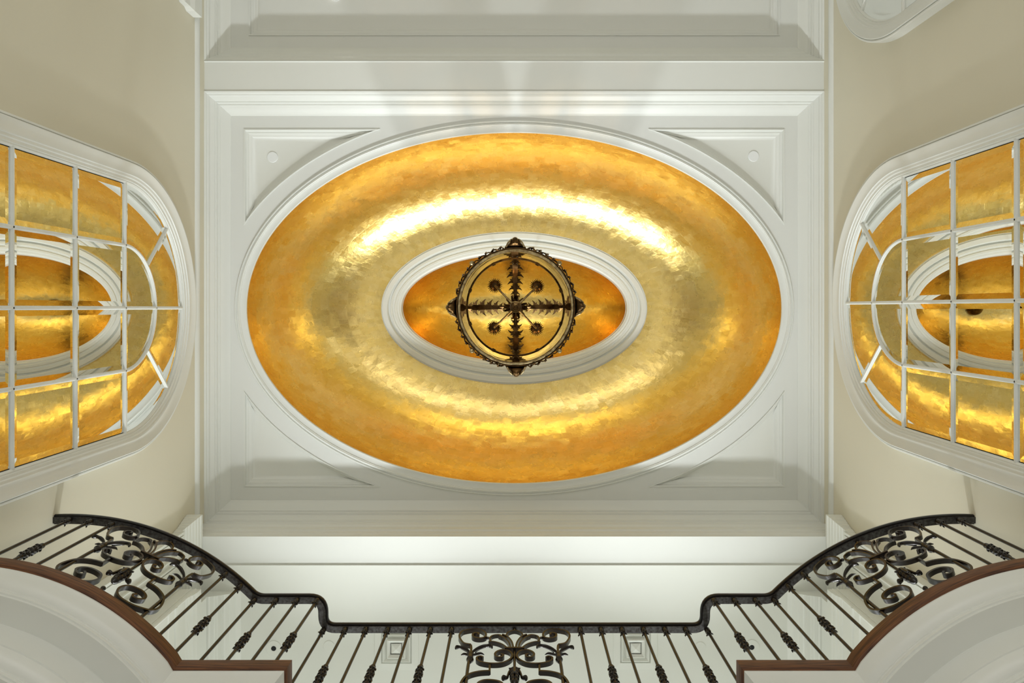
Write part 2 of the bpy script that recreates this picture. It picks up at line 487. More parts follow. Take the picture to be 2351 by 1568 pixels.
# pilasters that carry the header, panelled shaft + stepped capital + edge casings
for sx, side in ((-1, 'left'), (1, 'right')):
    t = thing('pilaster', (sx * XW, 2.08, ZF), 'cream panelled pilaster with stepped capital at the %s end of the ceiling header' % side, 'pilaster')
    mb = MB()
    mb.box(sx * 2.735, sx * (XW - .002), 1.84, 2.299, ZF + .006, 6.2)
    mb.build('shaft', M_HALL, t, smooth=0)
    mb = MB()
    # raised panel stiles on the shaft face
    for y0, y1 in ((1.842, 1.862), (1.872, 1.880), (2.005, 2.013), (2.062, 2.074), (2.086, 2.100)):
        mb.box(sx * 2.715, sx * 2.736, y0, y1, ZF + .006, 6.06)
    mb.build('panel_moulding', M_HALL, t, smooth=0)
    mb = MB()
    pr = [(.0, 6.02), (.008, 6.025), (.008, 6.045), (.014, 6.05), (.014, 6.09), (.022, 6.095), (.026, 6.12), (.034, 6.125), (.036, 6.15), (.044, 6.155), (.05, 6.18),
          (.058, 6.185), (.06, 6.21), (.068, 6.215), (.070, 6.245), (.078, 6.25), (.078, 6.279)]
    path = [(sx * (XW - .002), 1.84), (sx * 2.735, 1.84), (sx * 2.735, 2.33), (sx * (XW - .002), 2.33)]
    sg = -1 if sx > 0 else 1
    # keep the profile outside the shaft
    path2 = path if sx < 0 else path[::-1]
    sweep(mb, path2, [(-d, z) for d, z in pr])
    mb.box(sx * 2.665, sx * (XW - .002), 1.77, 2.189, 6.27, 6.279)
    mb.build('capital', M_HALL, t, smooth=0)

# ------------------------------------------------------------------ small ceiling fittings
def px(x, y, Z): return ((x - 1180.5) / 1690 * Z, (y - 707) / 1690 * Z)
for x, y, lab in ((626, 361, 'small flat white disc cover in the far left triangular ceiling panel'), (1730, 359, 'small flat white disc cover in the far right triangular ceiling panel')):
    X, Y = px(x, y, ZC + .05); mb = MB()
    mb.lathe([(.0495, ZC + .051), (.0495, ZC + .045), (.047, ZC + .043), (.0, ZC + .043)], X, Y, 32, cap=False)
    tag(mb.build('sprinkler_cover', M_DISC), lab, 'ceiling cover', 'disc covers in the triangular ceiling panels')
for x, y, s in ((755, 1483, 'left'), (1608, 1486, 'right')):
    X, Y = px(x, y, ZH); mb = MB()
    mb.lathe([(.046, ZH + .002), (.046, ZH - .002), (.045, ZH - .003), (.0, ZH - .003)], X, Y, 32, cap=False)
    tag(mb.build('sprinkler_cover', M_HALL), 'faint plain disc set flush in the gallery ceiling near the %s bend of the handrail' % s, 'ceiling cover', 'plain disc covers in the gallery ceiling')
for x, y, s in ((628.5, 1488.5, 'left'), (1726, 1486, 'right')):
    X, Y = px(x, y, ZH)
    t = thing('pinhole_downlight', (X, Y, ZH), 'round flush pinhole downlight with a black centre hole on the %s of the gallery ceiling' % s, 'downlight', 'pinhole downlights in the gallery ceiling')
    mb = MB(); mb.lathe([(.066, ZH + .002), (.066, ZH - .002), (.064, ZH - .0035), (.022, ZH - .0035), (.0215, ZH + .0)], X, Y, 36, cap=False); mb.build('trim_ring', M_HALL, t)
    mb = MB(); mb.lathe([(.0212, ZH - .0032), (.0, ZH - .0032)], X, Y, 24, cap=False); mb.build('aperture', M_DARK, t)
for x, y, s in ((910.5, 1487, 'left'), (1458.5, 1486, 'right')):
    X, Y = px(x, y, ZH)
    t = thing('air_diffuser', (X, Y, ZH), 'square stepped white air diffuser in the gallery ceiling, %s of the central iron scroll panel' % s, 'air vent', 'air diffusers in the gallery ceiling')
    def ring(r0, z0, r1, z1):
        m2 = []
        for r, z in ((r0, z0), (r1, z1)): m2.append([(X - r, Y - r, z), (X + r, Y - r, z), (X + r, Y + r, z), (X - r, Y + r, z)])
        return m2
    mb = MB(); mb.grid(ring(.19, ZH + .002, .185, ZH - .008) + ring(.185, ZH - .008, .13, ZH - .012) + ring(.13, ZH - .012, .125, ZH - .002), closed_u=True); mb.build('border', M_HALL, t, smooth=0)
    for r, dz in ((.118, .03), (.078, .045)):
        mb = MB(); mb.grid(ring(r, ZH - .0, r, ZH - dz + .016) + ring(r, ZH - dz + .016, r - .006, ZH - dz + .01) + ring(r - .006, ZH - dz + .01, r - .028, ZH - dz + .028), closed_u=True); mb.build('step_ring', M_HALL, t, smooth=0)
    mb = MB(); q = ring(.042, ZH - .018, .03, ZH - .026); mb.grid(q, closed_u=True)
    mb.add(q[1] + [(X, Y, ZH - .034)], [(0, 1, 4), (1, 2, 4), (2, 3, 4), (3, 0, 4)]); mb.build('centre_plate', M_HALL, t, smooth=0)
# recessed lamp at the far coffer, only its rim reaches the picture
X, Y = px(770, -12, ZC + .05)
t = thing('recessed_light', (X, Y, ZC + .05), 'glowing recessed ceiling light at the top edge of the far coffer panel', 'ceiling light')
mb = MB(); mb.lathe([(.062, ZC + .051), (.060, ZC + .044), (.047, ZC + .046)], X, Y, 32, cap=False); mb.build('trim_ring', M_DISC, t)
mb = MB(); mb.lathe([(.047, ZC + .0465), (.0, ZC + .0465)], X, Y, 32, cap=False); mb.build('lens', M_LAMP, t)

# moulded door head on the far left wall
mb = MB()
pr = [(.0, 5.98), (.012, 5.985), (.014, 6.05), (.03, 6.06), (.035, 6.12), (.05, 6.13), (.052, 6.22), (.075, 6.26), (.075, 6.40), (.0, 6.42)]
mb.grid([[(-XW + .001, -2.60 + d, z), (-XW + .001 + d, -2.60 + d, z), (-XW + .001 + d, -4.2, z)] for d, z in pr])
mb.box(-XW + .001, -XW + .02, -2.72, -2.62, 2.3, 5.98)
struct(mb.build('trim_15', M_TRIM, smooth=0))

# ------------------------------------------------------------------ arched mirrors on the side walls
ZA = 5.232; RA = .893; RI = .4465; PITCH = .588; ZSILL = ZA - 3 * PITCH
def arc_pts(r, a0, a1, n): return [(r * math.cos(a0 + (a1 - a0) * k / n), r * math.sin(a0 + (a1 - a0) * k / n)) for k in range(n + 1)]
def pane_shapes():
    S = []; g = .012
    for c in range(3):
        for r in range(4):
            S.append([(-RA + r * RI + g, -c * PITCH - g), (-RA + (r + 1) * RI - g, -c * PITCH - g), (-RA + (r + 1) * RI - g, -(c + 1) * PITCH + g), (-RA + r * RI + g, -(c + 1) * PITCH + g)][::-1])
    for s in (1, -1):
        q = arc_pts(RI - g, 0, PI / 2, 12)
        q = [(g, g)] + [(max(x, g), max(y, g)) for x, y in q]
        S.append([(s * x, y) for x, y in q][::s])
        for a0, a1 in ((0, PI / 4), (PI / 4, PI / 2)):
            e0 = g / RA; e1 = g / RI
            q = arc_pts(RA - .004, a0 + e0, a1 - e0, 12) + arc_pts(RI + g, a0 + e1, a1 - e1, 10)[::-1]
            S.append([(s * x, y) for x, y in q][::s])
    return S
def arched_mirror(sx, y0, label):
    t = thing('arched_mirror', (sx * XW, y0, ZSILL), label, 'mirror')
    XG = XW - .016
    def F(a, b, d): return (sx * (XG - d), y0 + a, ZA + b)
    for S in pane_shapes():
        if area(S) < 0: S = S[::-1]
        mb = MB(); n = len(S)
        ins = inset_poly(S, lambda i: .034)
        # tilt a hair of waviness out: flat centre, bevelled border
        r0 = [F(x, y, .0034) for x, y in S]; r1 = [F(x, y, .0014) for x, y in ins]
        mb.grid([r0, r1], closed_u=True); mb.add(r1, [tuple(range(n))])
        mb.build('mirror_pane', M_MIRROR, t, smooth=0)
    mb = MB()   # dark backing seen in the joints
    B = [(-RA, -3 * PITCH), (RA, -3 * PITCH)] + arc_pts(RA, 0, PI, 40)
    mb.add([F(x, y, -.002) for x, y in B], [tuple(range(len(B)))])
    mb.build('backing', M_DARK, t, smooth=0)
    # glazing bars: T profile swept along lines
    def bar(P, name='glazing_bar'):
        mb = MB()
        pr = [(-.0125, .0), (-.0125, .008), (-.008, .012), (-.005, .018), (.005, .018), (.008, .012), (.0125, .008), (.0125, .0)]
        sweep(mb, P, pr, f=lambda a, b, z: F(a, b, z), caps=True)
        mb.build(name, M_TRIM, t, smooth=25)
    for c in range(0, 3): bar([(-RA, -c * PITCH), (RA, -c * PITCH)])
    bar([(0, -3 * PITCH), (0, RA)])
    for s in (-1, 1): bar([(s * RI, -3 * PITCH), (s * RI, 0)])
    bar(arc_pts(RI, 0, PI, 40))
    for a in (PI / 4, 3 * PI / 4): bar([(RI * math.cos(a), RI * math.sin(a)), (RA * math.cos(a), RA * math.sin(a))])
    mb = MB()
    P = [(RA, -3 * PITCH), ] + arc_pts(RA, 0, PI, 60) + [(-RA, -3 * PITCH)]
    pr = [(.006, .0), (.006, .010), (-.004, .020), (-.012, .020), (-.014, .028), (-.030, .030), (-.036, .038), (-.050, .042), (-.055, .050), (-.075, .050), (-.095, .056), (-.115, .066),
          (-.128, .072), (-.134, .070), (-.136, .058), (-.139, .058), (-.141, .066), (-.150, .066), (-.155, .060), (-.157, -.016)]
    sweep(mb, P, pr, closed=True, f=lambda a, b, z: F(a, b, z))
    mb.build('frame', M_TRIM, t, smooth=25)
    return t
arched_mirror(-1, 0.0, 'large arched white-framed mirror on the left wall, gold dome seen in its panes')
arched_mirror(1, -.04, 'large arched white-framed mirror on the right wall, gold dome seen in its panes')
arched_mirror(1, -3.0, 'arched white-framed mirror cut by the top right picture corner, plain ceiling in its panes')

# ------------------------------------------------------------------ gallery floor edge (curved balconies)
def arc_edge(cx, cy, R, t0, t1, n): return [(cx + R * math.sin(t), cy - R * math.cos(t)) for t in [t0 + (t1 - t0) * k / n for k in range(n + 1)]]
CYR = 3.07
half = [(-XW + .002, 1.148)] + arc_edge(-2.50, 2.37, 1.222, 0, .912, 30)[:-1] + [(-1.536, 1.628), (-1.028, 1.628), (-1.028, 1.80)]
EDGE = half + [(-x, y) for x, y in half[::-1]]
mb = MB()      # timber nosing; left of the path direction is towards the hall
pr = [(.27, ZF + .005), (.002, ZF + .005), (-.002, ZF + .001), (-.003, ZF - .02), (-.003, ZF - .050), (.001, ZF - .064), (.010, ZF - .069), (.014, ZF - .070)]
sweep(mb, EDGE, pr)
struct(mb.build('trim_13', M_WOOD, smooth=40))
mb = MB()
pr = [(.013, 3.332), (.013, 3.322), (.010, 3.322), (.010, 3.318), (.018, 3.305), (.024, 3.290), (.031, 3.268), (.040, 3.252), (.052, 3.242), (.060, 3.238), (.060, 3.230),
      (.063, 3.228), (.063, 3.212), (.070, 3.210), (.072, 3.200), (.19, 3.200), (.19, 3.072), (.196, 3.070), (.200, 3.055), (.206, 3.038), (.216, 3.022), (.228, 3.012), (.238, 3.008), (.238, 3.000),
      (.241, 2.998), (.241, 2.982), (.248, 2.980), (.250, 2.970), (.52, 2.970)]
sweep(mb, EDGE, pr)
struct(mb.build('trim_14', M_TRIM, smooth=25))
mb = MB()
poly = [(x, y + .28) for x, y in EDGE]
mb2 = MB()
top = [(x, y + .25, ZF + .004) for x, y in EDGE] + [(XW, 7.19, ZF + .004), (-XW, 7.19, ZF + .004)]
bot = [(x, y, 2.985) for x, y, z in top]
mb2.add(top, [tuple(range(len(top)))]); mb2.add([(x, y + .15, z) for x, y, z in bot[:-2]] + bot[-2:], [tuple(range(len(bot)))])
struct(mb2.build('floor', M_FLOOR, smooth=0))
mb = MB(); mb.box(-7, 7, -8, 9, -1.05, -1.0)
struct(mb.build('floor', M_FLOOR, smooth=0))

# ------------------------------------------------------------------ iron railing
ZR = 4.45
rail = thing('balcony_railing', (0, 1.945, ZF + .03), 'black wrought iron gallery railing with curved ends, straight balusters and three scrollwork panels', 'railing')
def fillet(P, rad):
    out = []
    for i, p in enumerate(P):
        if i in rad:
            a, b = P[i - 1], P[i + 1]; r = rad[i]
            va = Vector((a[0] - p[0], a[1] - p[1])).normalized(); vb = Vector((b[0] - p[0], b[1] - p[1])).normalized()
            A = Vector(p) + va * r; B = Vector(p) + vb * r
            for k in range(9):
                t = k / 8; q = A * (1 - t) ** 2 + Vector(p) * (2 * t * (1 - t) * 1.0) + B * t * t
                out.append((q.x, q.y))
        else: out.append(p)
    return out
RR, RX, RY, T0 = 1.584, -2.708, 2.866, -.0518
arc = arc_edge(RX, RY, RR, T0, .8135, 30)
YL = 1.768; XJ = -1.160; YC = 1.945
raw = arc[:-1] + [(-1.553, YL), (XJ, YL), (XJ, YC), (0, YC)]
n0 = len(arc) - 1
hp = fillet(raw, {n0: .034, n0 + 1: .085, n0 + 2: .075})
PATH = hp[:-1] + [(-x, y) for x, y in hp[::-1]]
mb = MB()
pr = [(-.016, ZR + .010), (.016, ZR + .010), (.026, ZR + .012), (.030, ZR + .020), (.030, ZR + .030), (.027, ZR + .042), (.018, ZR + .052), (0, ZR + .056), (-.018, ZR + .052),
      (-.027, ZR + .042), (-.030, ZR + .030), (-.030, ZR + .020), (-.026, ZR + .012)]
sweep(mb, PATH, pr, closed_prof=True, caps=True)
mb.build('handrail', M_RAIL, rail, smooth=30)
mb = MB()
sweep(mb, PATH, [(-.019, ZR), (.019, ZR), (.019, ZR + .011), (-.019, ZR + .011)], closed_prof=True, caps=True)
mb.build('flat_bar', M_STEEL, rail, smooth=30)

def cylmap(s, sx):
    th0 = T0 + s / RR
    def f(u, v, d):
        th = th0 + u / RR; r = RR - d
        return (-sx * (RX + r * math.sin(th)), RY - r * math.cos(th), ZR - v)
    return f
def linmap(x, y): return lambda u, v, d: (x + u, y + d, ZR - v)

BASK = [(.0090, 0), (.0125, .006), (.015, .014), (.011, .024), (.0135, .032), (.019, .045), (.013, .058), (.018, .066), (.0215, .078), (.015, .090), (.019, .098), (.0225, .110), (.015, .122),
        (.018, .130), (.0205, .142), (.013, .154), (.0155, .164), (.018, .174), (.012, .184), (.0145, .194), (.009, .205)]
base_meshes = {}
def baluster(x, y, basket):
    key = basket
    if key not in base_meshes:
        m1 = MB(); m1.lathe([(.009, -1.02), (.009, 0)], 0, 0, 10)
        m1.lathe([(.018, -1.02), (.018, -1.0), (.012, -.985), (.009, -.98)], 0, 0, 12)
        m2 = MB(); m2.lathe([(.009, -.062), (.014, -.056), (.0155, -.05), (.012, -.044), (.0165, -.036), (.018, -.028), (.013, -.02), (.016, -.012), (.017, 0)], 0, 0, 12)
        for k in range(5):
            a = 2 * PI * k / 5
            m2.tube([(.012 * math.cos(a), .012 * math.sin(a), -.05), (.019 * math.cos(a), .019 * math.sin(a), -.058), (.021 * math.cos(a), .021 * math.sin(a), -.066)], [.005, .004, .001], 5)
        m3 = MB()
        m3.lathe([(r, -.445 - z) for r, z in BASK], 0, 0, 14)
        for j, zz in enumerate((-.49, -.523, -.555, -.587, -.619)):
            for k in range(6):
                a = 2 * PI * (k + .5 * (j % 2)) / 6
                m3.tube([(.013 * math.cos(a), .013 * math.sin(a), zz + .014), (.019 * math.cos(a), .019 * math.sin(a), zz), (.0225 * math.cos(a), .0225 * math.sin(a), zz - .012)], [.004, .006, .0015], 5)
        base_meshes[key] = (m1, m2, m3)
    m1, m2, m3 = base_meshes[key]
    def place(m, name, par):
        q = 'mesh_%s_%s' % (name, key)
        if q not in base_meshes:
            o = m.build(name, M_IRON, None, smooth=40); base_meshes[q] = o.data
        else:
            o = bpy.data.objects.new(name, base_meshes[q]); C.objects.link(o)
        return o
    b = place(m1, 'baluster', None)
    b.parent = rail; b.matrix_parent_inverse = MATINV[rail.name]; b.location = (x, y, ZR)
    for m, nm in ((m2, 'collar'),) + (((m3, 'basket'),) if basket else ()):
        c = place(m, nm, None); c.parent = b
for sgn in (-1, 1):
    def cp(s): x, y, z = cylmap(s, sgn)(0, 0, 0); return (x, y)
    for s, bk in ((.103, 0), (.232, 1), (.3636, 0), (1.117, 0), (1.2326, 1)):
        x, y = cp(s); baluster(x, y, bk)
    x, y = cp(1.353); baluster(x, y, 0)
    if sgn < 0: LST = ((-1.439, 1), (-1.313, 0), (-1.192, 1))
    else: LST = ((1.457, 1), (1.330, 0), (1.207, 1))
    for x, bk in LST: baluster(x, YL, bk)
    if sgn < 0: LST = ((-1.152, 0), (-1.022, 1), (-.897, 0), (-.765, 1), (-.633, 0), (-.507, 1), (-.378, 0))
    else: LST = ((.399, 0), (.525, 1), (.651, 0), (.781, 1), (.910, 0), (1.036, 1), (1.165, 0))
    for x, bk in LST: baluster(x, YC, bk)

S_A = [(-.252, .216), (-.293, .199), (-.317, .147), (-.326, .098), (-.313, .047), (-.283, .025), (-.241, .014), (-.202, .025), (-.175, .062), (-.168, .101), (-.178, .126), (-.206, .137), (-.235, .126), (-.248, .101), (-.244, .076), (-.229, .065), (-.213, .073), (-.215, .092)]
S_C = [(-.175, .372), (-.190, .360), (-.207, .373), (-.207, .397), (-.184, .425), (-.13, .443), (-.072, .437), (-.031, .404), (-.013, .36), (-.020, .315), (-.044, .289), (-.075, .286), (-.101, .309), (-.11, .341), (-.097, .366), (-.073, .369), (-.062, .347), (-.077, .335)]
S_D = [(-.133, .525), (-.187, .532), (-.237, .558), (-.264, .600), (-.278, .666), (-.263, .720), (-.222, .750), (-.169, .767), (-.108, .763), (-.072, .737), (-.057, .690), (-.072, .644), (-.111, .624), (-.154, .623), (-.184, .645), (-.189, .677), (-.165, .702), (-.142, .704), (-.134, .686), (-.148, .668)]
S_P1 = [(-.151, .180), (-.12, .181), (-.076, .209), (-.040, .262)]
S_P2 = [(-.072, .118), (-.084, .092), (-.108, .088), (-.134, .104), (-.145, .140), (-.137, .172)]
S_P3 = [(-.092, .098), (-.060, .130), (-.034, .190), (-.022, .262)]
S_P4 = [(-.072, .083), (-.042, .112), (-.016, .182), (-.006, .262)]
S_P5 = [(-.050, .098), (-.040, .060), (-.018, .036), (0, .030)]
def flatbar(mb, P, F, t=.011, w=.026, k=6, taper=False):
    Q = catmull(P, k) if len(P) > 2 else P
    pr = [(-t / 2, -w / 2), (t / 2, -w / 2), (t / 2, w / 2), (-t / 2, w / 2)]
    sweep(mb, Q, pr, f=lambda a, b, d: F(a, b, d), closed_prof=True, caps=True)
def stube(mb, pts, rads, n=12, flat=1.0):
    if not isinstance(rads, (list, tuple)): rads = [rads] * len(pts)
    Q = catmull([(*p, r) for p, r in zip(pts, rads)], 4)
    mb.tube([q[:3] for q in Q], [max(q[3], .0008) for q in Q], max(n, 12), flat=flat)
def scroll_panel(F, flip=1):
    """F(u, v, d) -> point on the railing surface"""
    root = MB()
    # base: lower transom between the two posts
    flatbar(root, [(-.27, .985), (.27, .985)], F, .012, .026)
    pn = root.build('scroll_panel', M_IRON, rail, smooth=30)
    def part(name):
        mb = MB(); return mb, (lambda: mb.build(name, M_IRON, None, smooth=35))
    def fin(mb, name):
        o = mb.build(name, M_IRON, None, smooth=35); o.parent = pn
        o.matrix_parent_inverse = Matrix.Identity(4); return o
    for s in (-1, 1):
        m = lambda P: [(-s * u, v) for u, v in P]
        mb = MB(); flatbar(mb, m(S_A), F); flatbar(mb, m([(-.246, .32), (-.246, .262), (-.252, .216)]), F, .013, .02); fin(mb, 'upper_scroll')
        mb = MB(); flatbar(mb, m(S_C), F); fin(mb, 'middle_scroll')
        mb = MB(); flatbar(mb, m(S_D), F, .012); flatbar(mb, m([(-.135, .44), (-.133, .53)]), F, .011, .02)
        fin(mb, 'lower_scroll')
        # post
        mb = MB()
        stube(mb, [F(s * .246, .31, 0), F(s * .2525, .44, 0), F(s * .2525, .62, 0), F(s * .2525, .80, 0), F(s * .2525, 1.02, 0)], .0095, 10)
        fin(mb, 'post')
        mb = MB(); stube(mb, [F(s * .2465, v, 0) for v in (.300, .306, .312, .325, .340, .352, .365, .378, .384, .40, .41)],
                           [.010, .017, .018, .0185, .0155, .017, .016, .021, .018, .012, .0095], 12)
        fin(mb, 'post_knuckle')
        # acanthus leaves spreading from the post head
        for k, (du, dv, L) in enumerate(((-1, 0, .085), (1, 0, .115))):
            mb = MB(); q = s * du
            def leafpath(sc_, lift): return [F(s * .246 - s * du * x * sc_, .312 - y * sc_ - lift, -.004 - x * .15) for x, y in ((0, 0), (.022, .030), (.05, .050), (.075, .056), (.094, .046), (.098, .028))]
            w = L / .095
            stube(mb, leafpath(w, 0), [.005, .010, .012, .010, .013, .006], 8, flat=.6)
            stube(mb, [F(s * .246 - s * du * x * w, .318 - y * w, .008) for x, y in ((0, 0), (.02, .014), (.045, .024), (.062, .012))], [.005, .008, .008, .002], 8, flat=.6)
            stube(mb, [F(s * .246 - s * du * x * w, .306 - y * w, .010) for x, y in ((.02, .03), (.03, .055), (.045, .070), (.058, .074))], [.006, .008, .006, .002], 8, flat=.6)
            fin(mb, 'acanthus_leaf')
        mb = MB()
        for P in (S_P1, S_P3, S_P4): flatbar(mb, m(P), F, .0095, .024)
        flatbar(mb, m(S_P2), F, .009, .022); flatbar(mb, m(S_P5), F, .009, .022)
        stube(mb, [F(s * (.147 + .0), .118, 0), F(s * .157, .114, 0), F(s * .168, .108, 0)], [.006, .009, .006], 8)
        fin(mb, 'palmette')
    mb = MB(); stube(mb, [F(0, .032, 0), F(0, .012, 0), F(0, -.002, 0)], [.006, .010, .012], 8); fin(mb, 'top_link')
    mb = MB(); flatbar(mb, [(-.056, .268), (.056, .268)], F, .014, .036)
    fin(mb, 'binding_collar')
    mb = MB(); stube(mb, [F(0, .26, 0), F(0, .40, 0), F(0, .50, 0)], .0075, 8); fin(mb, 'stem')
    mb = MB()
    vs = [.488, .496, .51, .525, .54, .555, .57, .585, .60, .615, .63, .645, .655]
    rs = [.010, .020, .027, .022, .029, .023, .028, .022, .026, .019, .021, .013, .004]
    stube(mb, [F(0, v, 0) for v in vs], rs, 12)
    for s in (-1, 1):
        stube(mb, [F(s * u, v, -.006) for u, v in ((.010, .50), (.026, .525), (.034, .56), (.040, .590), (.058, .592), (.060, .606)) ], [.006, .010, .009, .010, .016, .010], 8, flat=.7)
        stube(mb, [F(s * u, v, -.012) for u, v in ((.006, .50), (.022, .51), (.030, .50)) ], [.006, .008, .003], 8, flat=.7)
    stube(mb, [F(u, v, d) for u, v, d in ((0, .50, -.01), (0, .54, -.03), (0, .59, -.036), (0, .61, -.046))], [.006, .010, .009, .003], 8)
    fin(mb, 'pine_cone')
    mb = MB(); stube(mb, [F(0, v, 0) for v in (.725, .733, .742, .752, .765, .785, .80, .82, .98)], [.004, .012, .013, .008, .010, .017, .020, .010, .009], 10)
    fin(mb, 'bud')
scroll_panel(linmap(.002, YC))
scroll_panel(cylmap(.7356, -1))
scroll_panel(cylmap(.7356, 1))

# ------------------------------------------------------------------ lantern chandelier
LX, LY = px(1184, 704.7, 5.0)
lan = thing('lantern_chandelier', (LX, LY, 8.85), 'round antique bronze lantern chandelier with glass cylinder and acanthus arms hanging under the small dome', 'chandelier')
RG = .384
def rad(r, a, z, off=0): return (LX + r * math.cos(a) - off * math.sin(a), LY + r * math.sin(a) + off * math.cos(a), z)
mb = MB(); mb.lathe([(.377, 5.03), (.374, 5.006), (.378, 4.999), (.384, 5.0), (.390, 4.999), (.395, 5.002), (.397, 5.006), (.397, 5.030), (.391, 5.036), (.377, 5.03)], LX, LY, 96, cap=False)
hoop = mb.build('bottom_hoop', M_BRONZE2, lan)
mb = MB(); mb.lathe([(.377, 5.80), (.3775, 5.86), (.390, 5.862), (.391, 5.80), (.386, 5.79), (.377, 5.80)], LX, LY, 96, cap=False); mb.build('top_hoop', M_BRONZE, lan)
mb = MB(); mb.lathe([(.398, 5.0), (.404, 5.0), (.406, 5.02), (.404, 5.05), (.398, 5.05), (.398, 5.0)], LX, LY, 96, cap=False); o = mb.build('outer_band', M_BRONZE, hoop)
mb = MB(); mb.lathe([(RG, 5.01), (RG, 5.85)], LX, LY, 96, cap=False); mb.build('glass_cylinder', M_GLASS, lan, smooth=60)
for k, a in enumerate((63, 117, 160, 200, 243, 297, 340, 20)):
    a = math.radians(a); mb = MB(); c = Vector(rad(RG - .006, a, 5.84)); tg = Vector((-math.sin(a), math.cos(a), 0)) * .014; rd = Vector((math.cos(a), math.sin(a), 0)) * .006
    vs = [c + tg * i + rd * j + Vector((0, 0, .02 * l)) for l in (0, 1) for j in (-1, 1) for i in (-1, 1)]
    mb.add(vs, [(0, 2, 3, 1), (4, 5, 7, 6), (0, 1, 5, 4), (2, 6, 7, 3), (0, 4, 6, 2), (1, 3, 7, 5)]); mb.build('glass_clip', M_DARK, lan, smooth=0)
# pierced gallery between the brackets
for q in range(4):
    mb = MB(); a0 = PI / 2 * q + .20; a1 = PI / 2 * (q + 1) - .20
    n = 64; pts = []; pts2 = []
    for k in range(n + 1):
        t = k / n; a = a0 + (a1 - a0) * t
        pts.append(rad(.408 + .008 * math.sin(t * PI * 10), a, 5.02 + .022 * math.cos(t * PI * 10)))
        pts2.append(rad(.407 + .010 * math.sin(t * PI * 10 + PI), a, 5.03 + .024 * math.cos(t * PI * 10 + PI)))
    mb.tube(pts, [.0045 + .002 * math.sin(k * .8) ** 2 for k in range(n + 1)], 6); mb.tube(pts2, .004, 6)
    for k in range(9):
        a = a0 + (a1 - a0) * (k + .5) / 9
        mb.tube([rad(.404, a, 5.03), rad(.418, a + .01, 5.01), rad(.424, a + .028, 5.03), rad(.416, a + .04, 5.045)], [.004, .007, .005, .002], 6)
    mb.build('gallery_ornament', M_BRONZE, lan)
    mb = MB(); a = PI / 2 * q + PI / 4
    mb.tube([rad(.398, a, 5.03), rad(.408, a, 5.02), rad(.415, a, 5.01), rad(.425, a, 5.005), rad(.432, a, 5.0), rad(.437, a, 5.0)], [.008, .010, .016, .0175, .012, .003], 12)
    mb.build('knob', M_BRONZE2, hoop)
